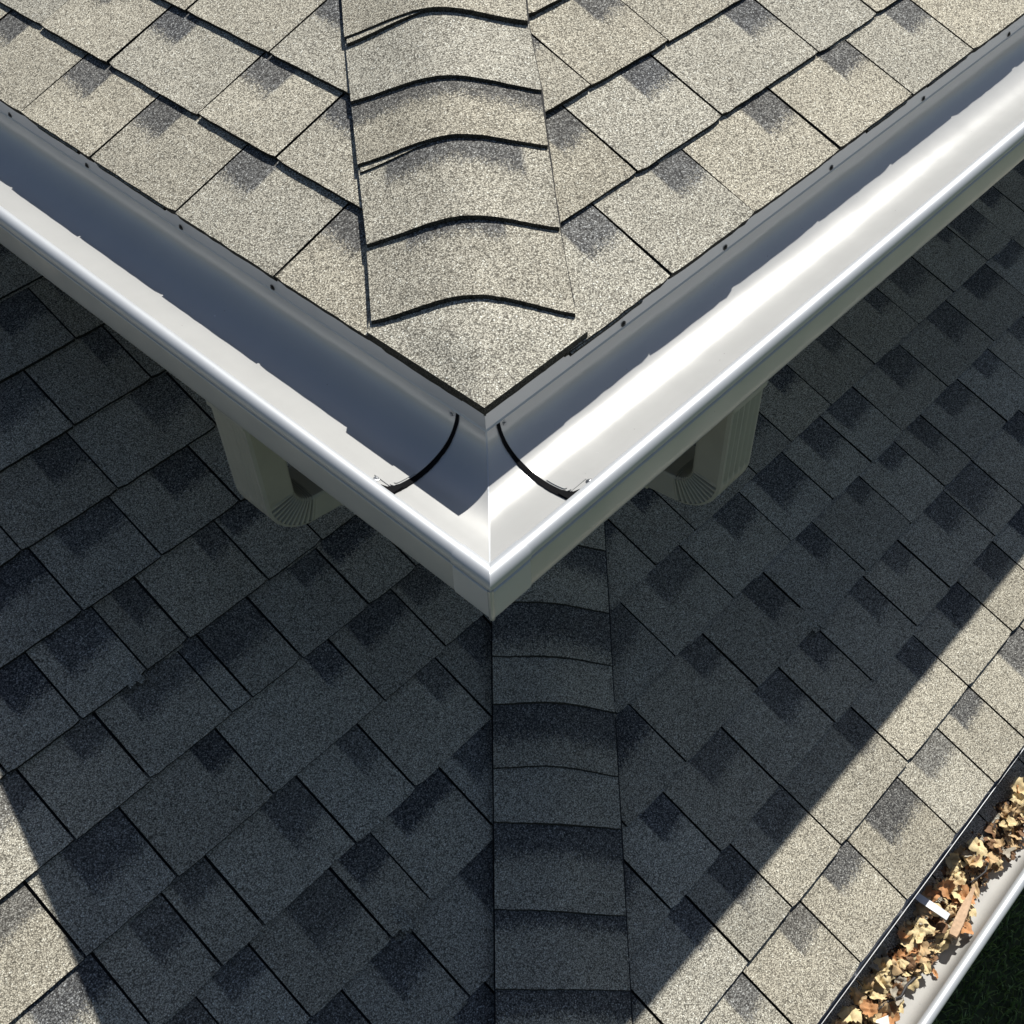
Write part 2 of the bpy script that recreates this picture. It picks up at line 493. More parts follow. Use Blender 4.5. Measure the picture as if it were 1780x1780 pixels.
def shade_edge(parent, inv, pts, zf, side, w_out, w_in, dz):
    """dark strip standing in for the shadow line along one side of a cap run"""
    v, f = [], []
    for i, p in enumerate(pts):
        a, b = pts[max(0, i - 1)], pts[min(len(pts) - 1, i + 1)]
        d = (b - a).normalized(); nrm = V2(d.y, -d.x) * side
        for q in (p + nrm * (w_out + rc.uniform(-.0006, .0006)), p - nrm * w_in):
            v.append(Vector((q.x, q.y, zf(*q) + dz)) + inv); v.append(Vector((q.x, q.y, zf(*q) - .006)) + inv)
    for i in range(len(pts) - 1):
        a = 4 * i
        f += [(a, a + 4, a + 6, a + 2), (a, a + 1, a + 5, a + 4)]
    obj('cap_edge_shade', v, f, M_EDGE, parent)  # black strip drawn in as the shadow groove beside the caps
fine = []
for a, b in zip([V2(.346, .155)] + Rs[:-1], Rs):
    for j in range(4): fine.append(a.lerp(b, j / 4))
shade_edge(up, up_inv, fine, roofz, 1, .0030, .0015, .0045)
# drip edge
def strip_box(x0, x1, y0, y1, z0, z1):
    v = [(x, y, z) for z in (z0, z1) for y in (y0, y1) for x in (x0, x1)]
    f = [(0, 2, 3, 1), (4, 5, 7, 6), (0, 1, 5, 4), (2, 6, 7, 3), (0, 4, 6, 2), (1, 3, 7, 5)]
    return v, f
def extrude_profile(prof, axis, c0, c1, mitre=True, closed=False, mitre_end=False, n=1, jitter=0):
    """prof: (q,z) pairs; axis 'x' runs along x (q is y), axis 'y' runs along y (q is x). starts on the mitre plane x=y"""
    v, f = [], []
    m = len(prof)
    for s in range(n + 1):
        for q, z in prof:
            a = (q if mitre else c0) if s == 0 else c0 + (c1 - c0) * s / n
            v.append(Vector((a, q, z)) if axis == 'x' else Vector((q, a, z)))
    for s in range(n):
        for i in range(m if closed else m - 1):
            j = (i + 1) % m
            f.append((s * m + i, s * m + j, (s + 1) * m + j, (s + 1) * m + i))
    if closed:
        f.append(tuple(range(m))); f.append(tuple(range(n * m, n * m + m)))
    return v, f
dp = [(S + 0.004, 0.0835), (S + 0.002, 0.0825), (S + 0.002, 0.046), (S - 0.001, 0.0415), (S + 0.0015, 0.0405), (S + 0.0045, 0.045), (S + 0.30, HS + 0.30 * 0.34 - 0.028), (S + 0.30, HS + 0.30 * 0.34 - 0.024)]
dp = [(S + 0.05, HS - 0.013), (S + 0.0035, 0.0805), (S + 0.002, 0.0790), (S + 0.002, 0.051), (S + 0.0002, 0.0480), (S + 0.002, 0.0465), (S + 0.0045, 0.050), (S + 0.0045, 0.0765), (S + 0.05, HS - 0.018)]
for ax in 'xy':
    v, f = extrude_profile(dp, ax, 0, 3.5, closed=True)
    o = fix(obj('drip_edge', [Vector(q) + up_inv for q in v], f, M_DRIP, up))

# ================================================================== wall, fascia, soffit
ws = empty('house_wall', (0.45, 0.45, -3.4), 'plain pale house wall with soffit and fascia hidden below the upper eaves', 'wall')
wi = Vector((-0.45, -0.45, 3.4))
v = [Vector(q) + wi for q in [(.45, .45, -3.4), (3.6, .45, -3.4), (3.6, 3.6, -3.4), (.45, 3.6, -3.4), (.45, .45, .07), (3.6, .45, .07), (3.6, 3.6, .07), (.45, 3.6, .07)]]
obj('wall', v, [(0, 1, 5, 4), (1, 2, 6, 5), (2, 3, 7, 6), (3, 0, 4, 7), (4, 5, 6, 7)], M_WALL, ws)
v, f = strip_box(.178, 3.6, .178, 3.6, -.085, -.075)
obj('soffit', [Vector(q) + wi for q in v], f, M_SOFF, ws)
for ax in 'xy':
    v, f = extrude_profile([(.1695, -.10), (.1775, -.10), (.1775, .070), (.1695, .066)], ax, 0, 3.5, closed=True)
    fix(obj('fascia', [Vector(q) + wi for q in v], f, M_SOFF, ws))

# ================================================================== UPPER GUTTER
gu = empty('rain_gutter', (0, 0, -0.1), 'large clean silver grey metal gutter wrapping the upper roof corner', 'gutter')
gi = Vector((0, 0, 0.1))
def arc_pts(cx, cz, rr, a0, a1, n):
    return [(cx + rr * math.cos(R(a0 + (a1 - a0) * i / n)), cz + rr * math.sin(R(a0 + (a1 - a0) * i / n))) for i in range(n + 1)]
def smooth_curve(pts, n=5):
    out = []
    P = [pts[0]] + pts + [pts[-1]]
    for i in range(1, len(P) - 2):
        for s in range(n):
            t = s / n
            out.append(tuple(0.5 * ((2 * P[i][k]) + (-P[i - 1][k] + P[i + 1][k]) * t + (2 * P[i - 1][k] - 5 * P[i][k] + 4 * P[i + 1][k] - P[i + 2][k]) * t * t + (-P[i - 1][k] + 3 * P[i][k] - 3 * P[i + 1][k] + P[i + 2][k]) * t ** 3) for k in (0, 1)))
    out.append(pts[-1])
    return out
inner = smooth_curve([(0.1665, 0.046), (0.1610, 0.023), (0.1480, 0.003), (0.1290, -0.011), (0.1070, -0.0188), (0.0860, -0.0215),
                      (0.0660, -0.0205), (0.0490, -0.0170), (0.0360, -0.0130), (0.0260, -0.0100), (0.0200, -0.0090)], 5)
bead = arc_pts(0.0140, -0.0132, 0.0135, -55, 235, 24)            # rolled lip, from inside over the top to outside
outer = smooth_curve([(0.0068, -0.0255), (0.0035, -0.0280), (0.0030, -0.0320), (0.0024, -0.050), (0.0022, -0.074), (0.0050, -0.086), (0.0140, -0.0945),
                      (0.0300, -0.0975), (0.080, -0.0985), (0.130, -0.0900), (0.160, -0.0600), (0.1685, -0.020), (0.1685, 0.046)], 4)
body = inner + outer
for ax in 'xy':
    v, f = extrude_profile(body, ax, 0, 3.45, closed=False, n=1)
    m = len(body)
    f.append((m - 1, 0, m, 2 * m - 1))
    f.append(tuple(range(m, 2 * m)))
    o = autosmooth(fix(obj('gutter_run', [Vector(q) + gi for q in v], f, M_GUT, gu)), 50)
    v, f = extrude_profile(bead, ax, 0, 3.45, closed=True)
    autosmooth(fix(obj('rolled_lip', [Vector(q) + gi for q in v], f, M_BEAD, gu)), 50)
# corner sleeve around lip and face
def offset_prof(prof, d):
    out = []
    for i, p in enumerate(prof):
        a = prof[max(0, i - 1)]; b = prof[min(len(prof) - 1, i + 1)]
        t = Vector((b[0] - a[0], b[1] - a[1])).normalized()
        out.append((p[0] + t.y * d, p[1] - t.x * d))
    return out
sl_bead = arc_pts(0.0140, -0.0132, 0.0149, 20, 215, 18)
sl_out = [(q - 0.0013, z) for q, z in outer[:21]]
sl = sl_bead + sl_out[1:]
for ax, L in (('x', 0.077), ('y', 0.072)):
    v, f = extrude_profile(sl, ax, 0, L)
    m = len(sl)
    # turn the end in to give the sleeve an edge
    e0 = len(v)
    inn = [(q + (0.0140 - q) * 0.10 if i < len(sl_bead) else q + 0.0013, z + (-0.0132 - z) * 0.10 if i < len(sl_bead) else z) for i, (q, z) in enumerate(sl)]
    for q, z in inn: v.append(Vector((L, q, z)) if ax == 'x' else Vector((q, L, z)))
    for i in range(m - 1): f.append((m + i, m + i + 1, e0 + i + 1, e0 + i))
    autosmooth(fix(obj('corner_sleeve', [Vector(q) + gi for q in v], f, M_BEAD, gu)), 45)
# rounded vertical seam of the corner
v, f = [], []
n = 10
for j, z in enumerate([-0.018, -0.03, -0.05, -0.07, -0.082, -0.090, -0.096]):
    ins = 0.0025 + (0.0 if j < 4 else (0.001, 0.005, 0.012)[j - 4])
    for i in range(n):
        a = 2 * math.pi * i / n
        v.append(Vector((ins + 0.0042 * math.cos(a), ins + 0.0042 * math.sin(a), z)) + gi)
for j in range(6):
    for i in range(n): f.append((j * n + i, j * n + (i + 1) % n, (j + 1) * n + (i + 1) % n, (j + 1) * n + i))
f += [tuple(range(n)), tuple(range(6 * n, 7 * n))]
autosmooth(fix(obj('corner_seam', v, f, M_GUT, gu)))
# mitre seam line inside
v, f = [], []
for q, z in inner[:-4]:
    z += 0.0006
    v += [Vector((q - 0.0008, q + 0.0008, z)) + gi, Vector((q + 0.0008, q - 0.0008, z)) + gi]
for i in range(len(v) // 2 - 1): f.append((2 * i, 2 * i + 1, 2 * i + 3, 2 * i + 2))
obj('mitre_seam', v, f, M_BEAD, gu)
# inner lining of each run, its cut end, and the dark sealant line
def shell_arc(prof, d0, d1, ax, c0, c1, jit=None):
    """closed thin shell following prof, between offsets d0 and d1, from c0 to c1"""
    A, B = offset_prof(prof, d0), offset_prof(prof, d1)
    m = len(prof)
    v, f = [], []
    for c in (c0, c1):
        for P in (A, B):
            for i, (q, z) in enumerate(P):
                cc = c + (jit[i] if (jit and c == c0) else 0)
                v.append((Vector((cc, q, z)) if ax == 'x' else Vector((q, cc, z))) + gi)
    k = lambda s, p, i: (s * 2 + p) * m + i
    for i in range(m - 1):
        f += [(k(0, 0, i), k(0, 0, i + 1), k(0, 1, i + 1), k(0, 1, i)), (k(1, 0, i), k(1, 1, i), k(1, 1, i + 1), k(1, 0, i + 1)),
              (k(0, 1, i), k(0, 1, i + 1), k(1, 1, i + 1), k(1, 1, i)), (k(0, 0, i), k(1, 0, i), k(1, 0, i + 1), k(0, 0, i + 1))]
    f += [(k(0, 0, 0), k(0, 1, 0), k(1, 1, 0), k(1, 0, 0)), (k(0, 0, m - 1), k(1, 0, m - 1), k(1, 1, m - 1), k(0, 1, m - 1))]
    return v, f
# offset sign: interior side of 'inner' (it runs from back down to front) is +d => check by test: normal should point up at the floor
tst = offset_prof(inner, 0.01)
sg = 1 if tst[len(inner) // 2][1] > inner[len(inner) // 2][1] else -1
lin = inner[0:-1]
random.seed(4)
for ax, c0 in (('x', 0.190), ('y', 0.222)):
    jit = [0.0] * len(lin)
    for i in range(len(lin)):
        t = i / (len(lin) - 1)
        if t > 0.86: jit[i] = 0.012 * (t - .86) / .14 + random.uniform(-.001, .001)
    v, f = shell_arc(lin, sg * 0.0002, sg * 0.0030, ax, c0, 3.45, jit)
    autosmooth(fix(obj('run_lining', v, f, M_GUT, gu)), 40)
    w = [0.0035 + 0.0085 * (i / (len(lin) - 1)) ** 1.2 + random.uniform(-.0004, .0004) for i in range(len(lin))]
    v, f = shell_arc(lin, sg * 0.0003, sg * 0.0019, ax, c0 - 0.001, c0 + 0.02, [-x for x in w])
    autosmooth(fix(obj('sealant_strip', v, f, M_DARK, gu)), 40)
    # overlap tab with a torn end near the lip
    sub = inner[-24:-8]
    jj = [(0.004 * math.sin(i * 1.9) if i > 9 else 0) for i in range(len(sub))]
    v, f = shell_arc(sub, sg * 0.0032, sg * 0.0046, ax, c0 + 0.002, c0 + 0.034, jj)
    autosmooth(fix(obj('lap_tab', v, f, M_GUT, gu)), 40)
    # black patch painting in the shaded gap at the tab's missing corner
    q0, q1, zz = 0.020, 0.046, -0.0475
    pts = [(q0, c0 - .012), (q1, c0 - .009), (q1 + .004, c0 - .002), (q1 - .006, c0 + .001), (q0 + .010, c0 + .004), (q0 + .006, c0 + .013), (q0 - .002, c0 + .010)]
    v = []
    for q, c in pts:
        zf = -0.0170 + (0.049 - q) * 0.28 + 0.0042
        v.append((Vector((c, q, zf)) if ax == 'x' else Vector((q, c, zf))) + gi)
    v += [p - Vector((0, 0, 0.003)) for p in v]
    n = len(pts)
    f = [tuple(range(n)), tuple(range(n, 2 * n))] + [(i, (i + 1) % n, n + (i + 1) % n, n + i) for i in range(n)]
    fix(obj('slot_shade', v, f, M_DARK, gu))

def screw(parent, inv, p, nrm, rad=0.0042, mat=None):
    """hex washer-head screw"""
    nrm = Vector(nrm).normalized()
    t = nrm.orthogonal().normalized(); b = nrm.cross(t)
    v, f = [], []
    rings = [(1.45, 0.0, 16), (1.45, 0.10, 16), (0.95, 0.16, 16), (0.8, 0.2, 16), (0.72, 0.62, 16), (0.55, 0.72, 16)]
    for rr, h, n in rings:
        for i in range(16):
            a = 2 * math.pi * i / 16
            k = rr
            if 0.15 < h: k = rr * (1 / max(0.87, math.cos(((a + math.pi / 6) % (math.pi / 3)) - math.pi / 6)) if rr > 0.6 else 1)
            v.append(Vector(p) + inv + (t * math.cos(a) + b * math.sin(a)) * rad * k + nrm * h * rad)
    for j in range(len(rings) - 1):
        for i in range(16): f.append((j * 16 + i, j * 16 + (i + 1) % 16, (j + 1) * 16 + (i + 1) % 16, (j + 1) * 16 + i))
    f.append(tuple(range((len(rings) - 1) * 16, len(rings) * 16)))
    return fix(obj('screw', v, f, mat or M_STEEL, parent))
M_SCREW = plain("dark_screw", (0.03, 0.03, 0.032), 0.4, 0.6)
zs = 0.056
for y in (0.62, 0.86, 1.14, 1.40, 1.72, 2.1):
    screw(gu, gi, (S + 0.0015, y, zs), (-1, 0, 0), 0.0035, M_SCREW)
for x in (0.45, 0.70, 1.00, 1.30, 1.62, 1.95, 2.3):
    screw(gu, gi, (x, S + 0.0015, zs), (0, -1, 0), 0.0035, M_SCREW)
screw(gu, gi, (0.1615, 0.229, 0.034), (-1, 0, .1), 0.0036)
screw(gu, gi, (0.197, 0.1615, 0.034), (0, -1, .1), 0.0036)
screw(gu, gi, (0.030, 0.248, -0.0075), (0.25, 0, 1), 0.0034)
screw(gu, gi, (0.222, 0.026, -0.0065), (0, 0.25, 1), 0.0034)

# ================================================================== DOWNSPOUTS
def downspout(ax, w0, w1, zc0, label):
    """rectangular corrugated elbow hanging from the gutter and turning back to the wall. ax='y': under the run along y"""
    W = w1 - w0
    depth = 0.060
    wc = (w0 + w1) / 2
    root = empty('downspout', ((0.045, wc, -0.40) if ax == 'y' else (wc, 0.045, -0.40)), label, 'downspout', 'downspout elbows under the upper gutter')
    inv = -root.location
    # cross-section: d (-1 front .. +1 back), s across
    def section(crimp, flute):
        pts = []
        nF = 30
        for i in range(nF + 1):           # front face with flutes, s from -1..1
            s = -1 + 2 * i / nF
            fl = 0.0
            if abs(s) < 0.86: fl = flute * (0.5 + 0.5 * math.cos(s / 0.86 * math.pi * 5))
            pts.append((-depth / 2 + fl + 0.006 * max(0, (abs(s) - 0.9) / 0.1) ** 2, s * W / 2 * (1 - 0.0 * abs(s))))
        for i in range(1, 10):            # side +
            t = i / 10
            pts.append((-depth / 2 + depth * t, W / 2 + crimp * math.sin(math.pi * t) ** .5 * (0.75 + 0.25 * t)))
        for i in range(nF + 1):           # back face
            s = 1 - 2 * i / nF
            pts.append((depth / 2 - 0.005 * max(0, (abs(s) - 0.9) / 0.1) ** 2 + crimp * 1.6 * (1 - s * s), s * W / 2))
        for i in range(1, 10):
            t = 1 - i / 10
            pts.append((-depth / 2 + depth * t, -W / 2 - crimp * math.sin(math.pi * t) ** .5 * (0.75 + 0.25 * t)))
        return pts
    # centre line: down, bend of 78 degrees, then towards the wall
    st = []
    q0 = 0.046
    Rb = 0.074
    for z in (-0.080, -0.12, -0.16, -0.20, zc0 + .012): st.append((q0, z, 0.0, 0.0, 0.0042))
    ncr = 11; TH = 80
    for i in range(ncr * 10 + 1):
        t = i / (ncr * 10)
        th = R(TH * t)
        cr = -0.0140 * (0.5 + 0.5 * math.cos(2 * math.pi * (t * ncr))) ** 2.6 + 0.0020
        env = min(1, t * 14, (1 - t) * 14)
        st.append((q0 + Rb * (1 - math.cos(th)), zc0 - Rb * math.sin(th), th, cr * env, 0.0042 * (1 - env * 0.7)))
    th = R(TH)
    qe, ze = st[-1][0], st[-1][1]
    for L in (0.012, 0.06, 0.14, 0.26):
        st.append((qe + L * math.sin(th), ze - L * math.cos(th), th, 0.0, 0.0042))
    v, f = [], []
    for q, z, th, cr, fl in st:
        for d, s in section(cr, fl):
            qq = q + d * math.cos(th)
            z2 = z + d * math.sin(th)
            p = Vector((qq, wc + s, z2)) if ax == 'y' else Vector((wc + s, qq, z2))
            v.append(p + inv)
    m = len(section(0, 0))
    for j in range(len(st) - 1):
        for i in range(m): f.append((j * m + i, j * m + (i + 1) % m, (j + 1) * m + (i + 1) % m, (j + 1) * m + i))
    autosmooth(fix(obj('elbow', v, f, M_SPOUT, root)), 38)
    # seam collar where elbow meets straight pipe, plus the outlet collar
    for (q, z, th, grow, hh) in ((q0, -0.100, 0, 0.004, 0.010), (qe + 0.070 * math.sin(R(TH)), ze - 0.070 * math.cos(R(TH)), R(TH), 0.0028, 0.006)):
        v, f = [], []
        sec = section(0, 0)
        for k in (-1, 1):
            for g in (0, grow):
                for d, s in sec:
                    kd = 1 + 2 * g / depth; ks = 1 + 2 * g / W
                    a, l = d * kd, k * hh
                    qq = q + a * math.cos(th) + l * math.sin(th)
                    z2 = z + a * math.sin(th) - l * math.cos(th)
                    p = Vector((qq, wc + s * ks, z2)) if ax == 'y' else Vector((wc + s * ks, qq, z2))
                    v.append(p + inv)
        for i in range(m):
            j = (i + 1) % m
            for a, b in ((0, 1), (1, 3), (3, 2)): f.append((a * m + i, a * m + j, b * m + j, b * m + i))
        autosmooth(fix(obj('collar', v, f, M_SPOUT, root)), 40)
    return root
downspout('y', 0.560, 0.655, -0.300, 'ribbed beige downspout elbow under the left gutter run')
downspout('x', 0.555, 0.645, -0.280, 'ribbed shaded downspout elbow under the right gutter run')

# ================================================================== LOWER ROOF
lo = empty('lower_roof', (0, Y0, Z0), 'lower shingle roof below the gutter, mostly in deep shadow', 'roof')
li = Vector((0, -Y0, -Z0))
ptQ = lambda a, b, n: Vector((a, Y0 + b * CQ - n * SQ, Z0 + b * SQ + n * CQ - 0.008)) + li
knownQ = {0: [0.02, 0.213, 0.402, 0.571, 0.764, 0.925, 1.066, 1.294], 1: [0.03, 0.234, 0.376, 0.55, 0.806, 1.059, 1.26, 1.424],
          2: [0.19, 0.348, 0.544, 0.745, 0.888, 1.079, 1.225], 3: [0.427, 0.669, 0.891, 1.087], 4: [0.577, 0.783], 5: [0.49, 0.70]}
knownL2 = {4: [-0.53, -0.415, -0.230, -0.135], 5: [-0.609, -0.47, -0.377, -0.168, -0.018], 6: [-0.62, -0.433, -0.221, 0.05], 7: [-0.52, -0.181, -0.135],
           8: [-0.246, -0.151, 0.04]}
sh = Sheet()
r = random.Random(21)
for k in range(0, 19):
    kn = sorted(set(knownQ.get(k, []) + [a for a in knownL2.get(k, [])]))
    js = [kn[0]] if kn else [r.uniform(-.1, .1)]
    for a in kn[1:]:
        while a - js[-1] > 0.30: js.append(js[-1] + r.uniform(0.14, 0.22) if a - js[-1] > .4 else (js[-1] + a) / 2 + r.uniform(-.02, .02))
        js.append(a)
    js = [a * 1.075 + 0.045 for a in js]
    js = joints_from(js, -2.0, 3.7, r, 0.13, 0.27)
    course(sh, ptQ, k, js, r, 0.0120, None, -1, two=0.22, E_=E_LO, pw=(0.06, 0.15), pd=(0.05, 0.10), ps=(0.7, 1.0), tone_rng=(0.86, 1.1))
obj('shingle_face', sh.v, sh.f, M_LO, lo, uvs=sh.u, tones=sh.t)
s = Sheet()
s.slab([(-2.2, 0.0), (3.8, 0.0), (3.8, 19 * E_LO), (-2.2, 19 * E_LO)], lambda a, b: -0.0035, lambda a, b: -0.03, ptQ, lambda a, b: (9, 9), (1, 0, .5, 1))
obj('roof_deck', s.v, s.f, M_EDGE, lo)
# cap strip running diagonally over the lower roof
kk = [1.05, 1.62, 2.2, 2.81, 3.38, 4.06, 4.51, 5.06, 5.48, 5.98, 6.6, 7.2, 7.9]
def QL(k):
    y = Y0 + k * E_LO * CQ
    return V2(-.121 + 1.038 * (y + .069), y)
def QR(k):
    p = QL(k); return p + V2(.189, -.178)
def lowz(x, y): return Z0 + TQ * (y - Y0)
lp = [None, (-1.3, 1.3, .5), None, (-1.3, 1.3, .42), (-1.3, 1.3, .55), None, (-1.3, 1.3, .5), None, (-1.3, 1.3, .6), None, (-1.3, 1.3, .6)]
lp = [(-1.3, 1.3, .4), (-1.3, 1.3, .4), (-1.3, 1.3, .42), (-1.3, 1.3, .36), (-1.3, 1.3, .45), None, (-1.3, 1.3, .62), None, (-1.3, 1.3, .8), (-1.3, 1.3, .5), None, (-1.3, 1.3, .5)]
for i in range(len(kk) - 2):
    a, b_, c = kk[i], kk[i + 1], kk[i + 2]
    A = 0.012 + 0.010 * max(0, min(1, (a - 3) / 2.5))
    tq = b_ + (c - b_) * 0.2
    # the cap below is covered by the next; its dark band lies just under the next butt
    cap_piece('hip_cap', lo, li, QL(a), QR(a), QL(tq), QR(tq), lowz, A, A, 0.0105, rc, M_LO, patch=lp[i] if i < len(lp) else None, wob=0.0025, off=0.013)
shade_edge(lo, li, [QR(1 + .25 * i) for i in range(28)], lowz, 1, .0035, .02, .0055)
shade_edge(lo, li, [QL(1 + .25 * i) for i in range(28)], lowz, -1, .0035, .02, .0055)
# torn and lifted tab corners
rt = random.Random(3)
for (xc, kc, w, dep) in ((-0.262, 8.0, .050, .022), (-0.175, 4.0, .045, .020), (0.985, 3.0, .055, .022)):
    b0 = kc * E_LO
    t = Sheet()
    n = 9
    lo_e = [(xc - w / 2 + w * i / n, b0 - dep * (0.35 + 0.65 * math.sin(math.pi * (i + .6) / (n + 1.2))) * rt.uniform(.6, 1.1)) for i in range(n + 1)]
    t.slab(lo_e + [(xc + w / 2, b0 + .01), (xc - w / 2, b0 + .01)], lambda a, b: 0.0042 + (b0 - b) * -0.02 + (b0 - b) * .055, lambda a, b: -0.002, ptQ, lambda a, b: (9, 9), (.42, 0, .3, 1))
    obj('exposed_asphalt', t.v, t.f, M_LO, lo, uvs=t.u, tones=t.t)
    t = Sheet()
    w2 = w * .62
    xs = xc + w * .22
    lo_e = [(xs - w2 / 2 + w2 * i / n, b0 - .004 - rt.uniform(0, .009) - (.008 if i > 5 else 0)) for i in range(n + 1)]
    t.slab(lo_e + [(xs + w2 / 2, b0 + .055), (xs - w2 / 2, b0 + .055)], lambda a, b: 0.0085 + .013 * max(0, 1 - (b - b0 + .01) / .05) * (0.35 + .65 * (a - xs + w2 / 2) / w2),
           lambda a, b: 0.0055 + .013 * max(0, 1 - (b - b0 + .01) / .05) * (0.35 + .65 * (a - xs + w2 / 2) / w2), ptQ, lambda a, b: (9, 9), (.9, 0, .3, 1))
    obj('lifted_flap', t.v, t.f, M_LO, lo, uvs=t.u, tones=t.t)
# metal drip edge at the lower eave
def box_obj(name, x0, x1, prof, mat, parent, inv):
    v = [Vector((x, q, z)) + inv for x in (x0, x1) for q, z in prof]
    m = len(prof)
    f = [(i, (i + 1) % m, m + (i + 1) % m, m + i) for i in range(m)] + [tuple(range(m)), tuple(range(m, 2 * m))]
    return fix(obj(name, v, f, mat, parent))
box_obj('drip_edge', -2.2, 3.8, [(Y0 + .05, Z0 + .004), (Y0 + .002, Z0 - .0150), (Y0 - .0065, Z0 - .0200), (Y0 - .0094, Z0 - .0150), (Y0 - .0105, Z0 - .0150), (Y0 - .0105, Z0 - .026), (Y0 - .0015, Z0 - .060), (Y0 + .001, Z0 - .060), (Y0 - .004, Z0 - .026), (Y0 + .05, Z0 + .001)], metal_mat("lower_drip_metal", (.30, .31, .33), .6, .5), lo, li)
# lower shingle ledge below the eave
sh = Sheet()
r = random.Random(31)
tl = 0.42
cl_, sl_ = 1 / math.sqrt(1 + tl * tl), tl / math.sqrt(1 + tl * tl)
ptE = lambda a, b, n: Vector((a, -0.622 + b * cl_ - n * sl_, -1.451 + b * sl_ + n * cl_)) + li
js = joints_from([0.34, 0.50, 0.66, 0.82, 1.03], -2.1, 3.7, r, 0.15, 0.2)
for a0, a1 in zip(js[:-1], js[1:]):
    poly = jag(a0 + .002, a1 - .002, 0, .001, r) + [(a1 - .002, .115), (a0 + .002, .115)]
    sh.slab(poly, lambda a, b: .004, lambda a, b: -.004, ptE, lambda a, b: (9, 9), (r.uniform(.75, 1.0), 0, r.random(), 1))
obj('shingle_ledge', sh.v, sh.f, M_LO, lo, uvs=sh.u, tones=sh.t)
box_obj('fascia', -2.2, 3.8, [(Y0 + .012, Z0 - .016), (Y0 + .012, -1.60), (Y0 + .04, -1.60), (Y0 + .04, Z0 - .01)], M_SOFF, lo, li)
# house wall under the lower roof
lw = obj('house_wall', [Vector(q) for q in [(-1.9, -.25, -3.4), (3.6, -.25, -3.4), (3.6, .448, -3.4), (-1.9, .448, -3.4), (-1.9, -.25, -1.25), (3.6, -.25, -1.25), (3.6, .448, -.97), (-1.9, .448, -.97)]],
         [(0, 1, 5, 4), (1, 2, 6, 5), (2, 3, 7, 6), (3, 0, 4, 7), (4, 5, 6, 7)], M_WALL)
tag(lw, 'shaded pale wall standing under the lower roof by the lawn', 'wall')

# ================================================================== LOWER GUTTER
before = set(bpy.data.objects)
GY = -0.5432                     # eave line in the gutter's own measurements
gl = empty('rain_gutter', (0.6, -0.65, -1.31), 'lower gutter beside the lawn, filled with dry brown leaves', 'gutter')
gli = Vector((-0.6, 0.65, 1.31))
yb = -0.5332
prof_in = smooth_curve([(yb, -1.19), (yb, -1.25), (yb - .012, -1.290), (yb - .035, -1.300), (-.640, -1.302), (-.672, -1.300), (-.686, -1.288), (-.692, -1.262), (-.694, -1.235), (-.694, -1.222)], 4)
prof_out = [(-.712, -1.222), (-.714, -1.25), (-.712, -1.29), (-.702, -1.312), (-.66, -1.318), (yb + .0015, -1.318), (yb + .0015, -1.19)]
body = prof_in + prof_out
m = len(body)
v = [Vector((x, q, z)) + gli for x in (-2.1, 3.7) for q, z in body]
f = [(i, (i + 1) % m, m + (i + 1) % m, m + i) for i in range(m)] + [tuple(range(m)), tuple(range(m, 2 * m))]
autosmooth(fix(obj('trough', v, f, M_TROUGH, gl)), 40)
bd = arc_pts(-.7045, -1.213, .0115, 0, 345, 20)
v = [Vector((x, q, z)) + gli for x in (-2.1, 3.7) for q, z in bd]; m = len(bd)
f = [(i, (i + 1) % m, m + (i + 1) % m, m + i) for i in range(m)] + [tuple(range(m)), tuple(range(m, 2 * m))]
autosmooth(fix(obj('rolled_lip', v, f, M_BEAD, gl)), 40)
# hanger strap bridging back to the eave
def ribbon(name, pts, w, th, mat, parent, inv, side):
    v, f = [], []
    sd = Vector(side).normalized()
    for p in pts:
        p = Vector(p)
        for a, b in ((-1, 0), (1, 0), (1, 1), (-1, 1)): v.append(p + sd * w / 2 * a + Vector((0, 0, th * b)) + inv)
    n = len(pts)
    for i in range(n - 1):
        for k in range(4): f.append((4 * i + k, 4 * i + (k + 1) % 4, 4 * i + 4 + (k + 1) % 4, 4 * i + 4 + k))
    f += [(0, 1, 2, 3), (4 * n - 4, 4 * n - 3, 4 * n - 2, 4 * n - 1)]
    return fix(obj(name, v, f, mat, parent))
M_STRAP = metal_mat("strap_aluminium", (.52, .53, .56), .4, .45)
ribbon('hanger_strap', [(.652, yb - .006, -1.222), (.652, -.56, -1.2230), (.656, -.60, -1.226), (.659, -.626, -1.229)], .018, .0016, M_STRAP, gl, gli, (1, .05, 0))

# ------------------------------------------------------------------ leaves and litter
def leaf_mat(name, c1, c2, trans=0.15):
    m, nt, b = new_mat(name)
    tc = N(nt, "ShaderNodeTexCoord")
    n1 = N(nt, "ShaderNodeTexNoise"); n1.inputs['Scale'].default_value = 70; n1.inputs['Detail'].default_value = 5
    link(nt, tc.outputs['Object'], n1.inputs['Vector'])
    rm = ramp(nt, [(0.32, c1), (0.5, tuple((a + b_) / 2 for a, b_ in zip(c1, c2))), (0.62, c2)])
    link(nt, n1.outputs[0], rm.inputs[0]); link(nt, rm.outputs[0], b.inputs['Base Color'])
    b.inputs['Roughness'].default_value = 0.6
    bp = N(nt, "ShaderNodeBump"); bp.inputs['Strength'].default_value = 0.5; bp.inputs['Distance'].default_value = 0.002
    link(nt, n1.outputs[0], bp.inputs['Height']); link(nt, bp.outputs[0], b.inputs['Normal'])
    return m
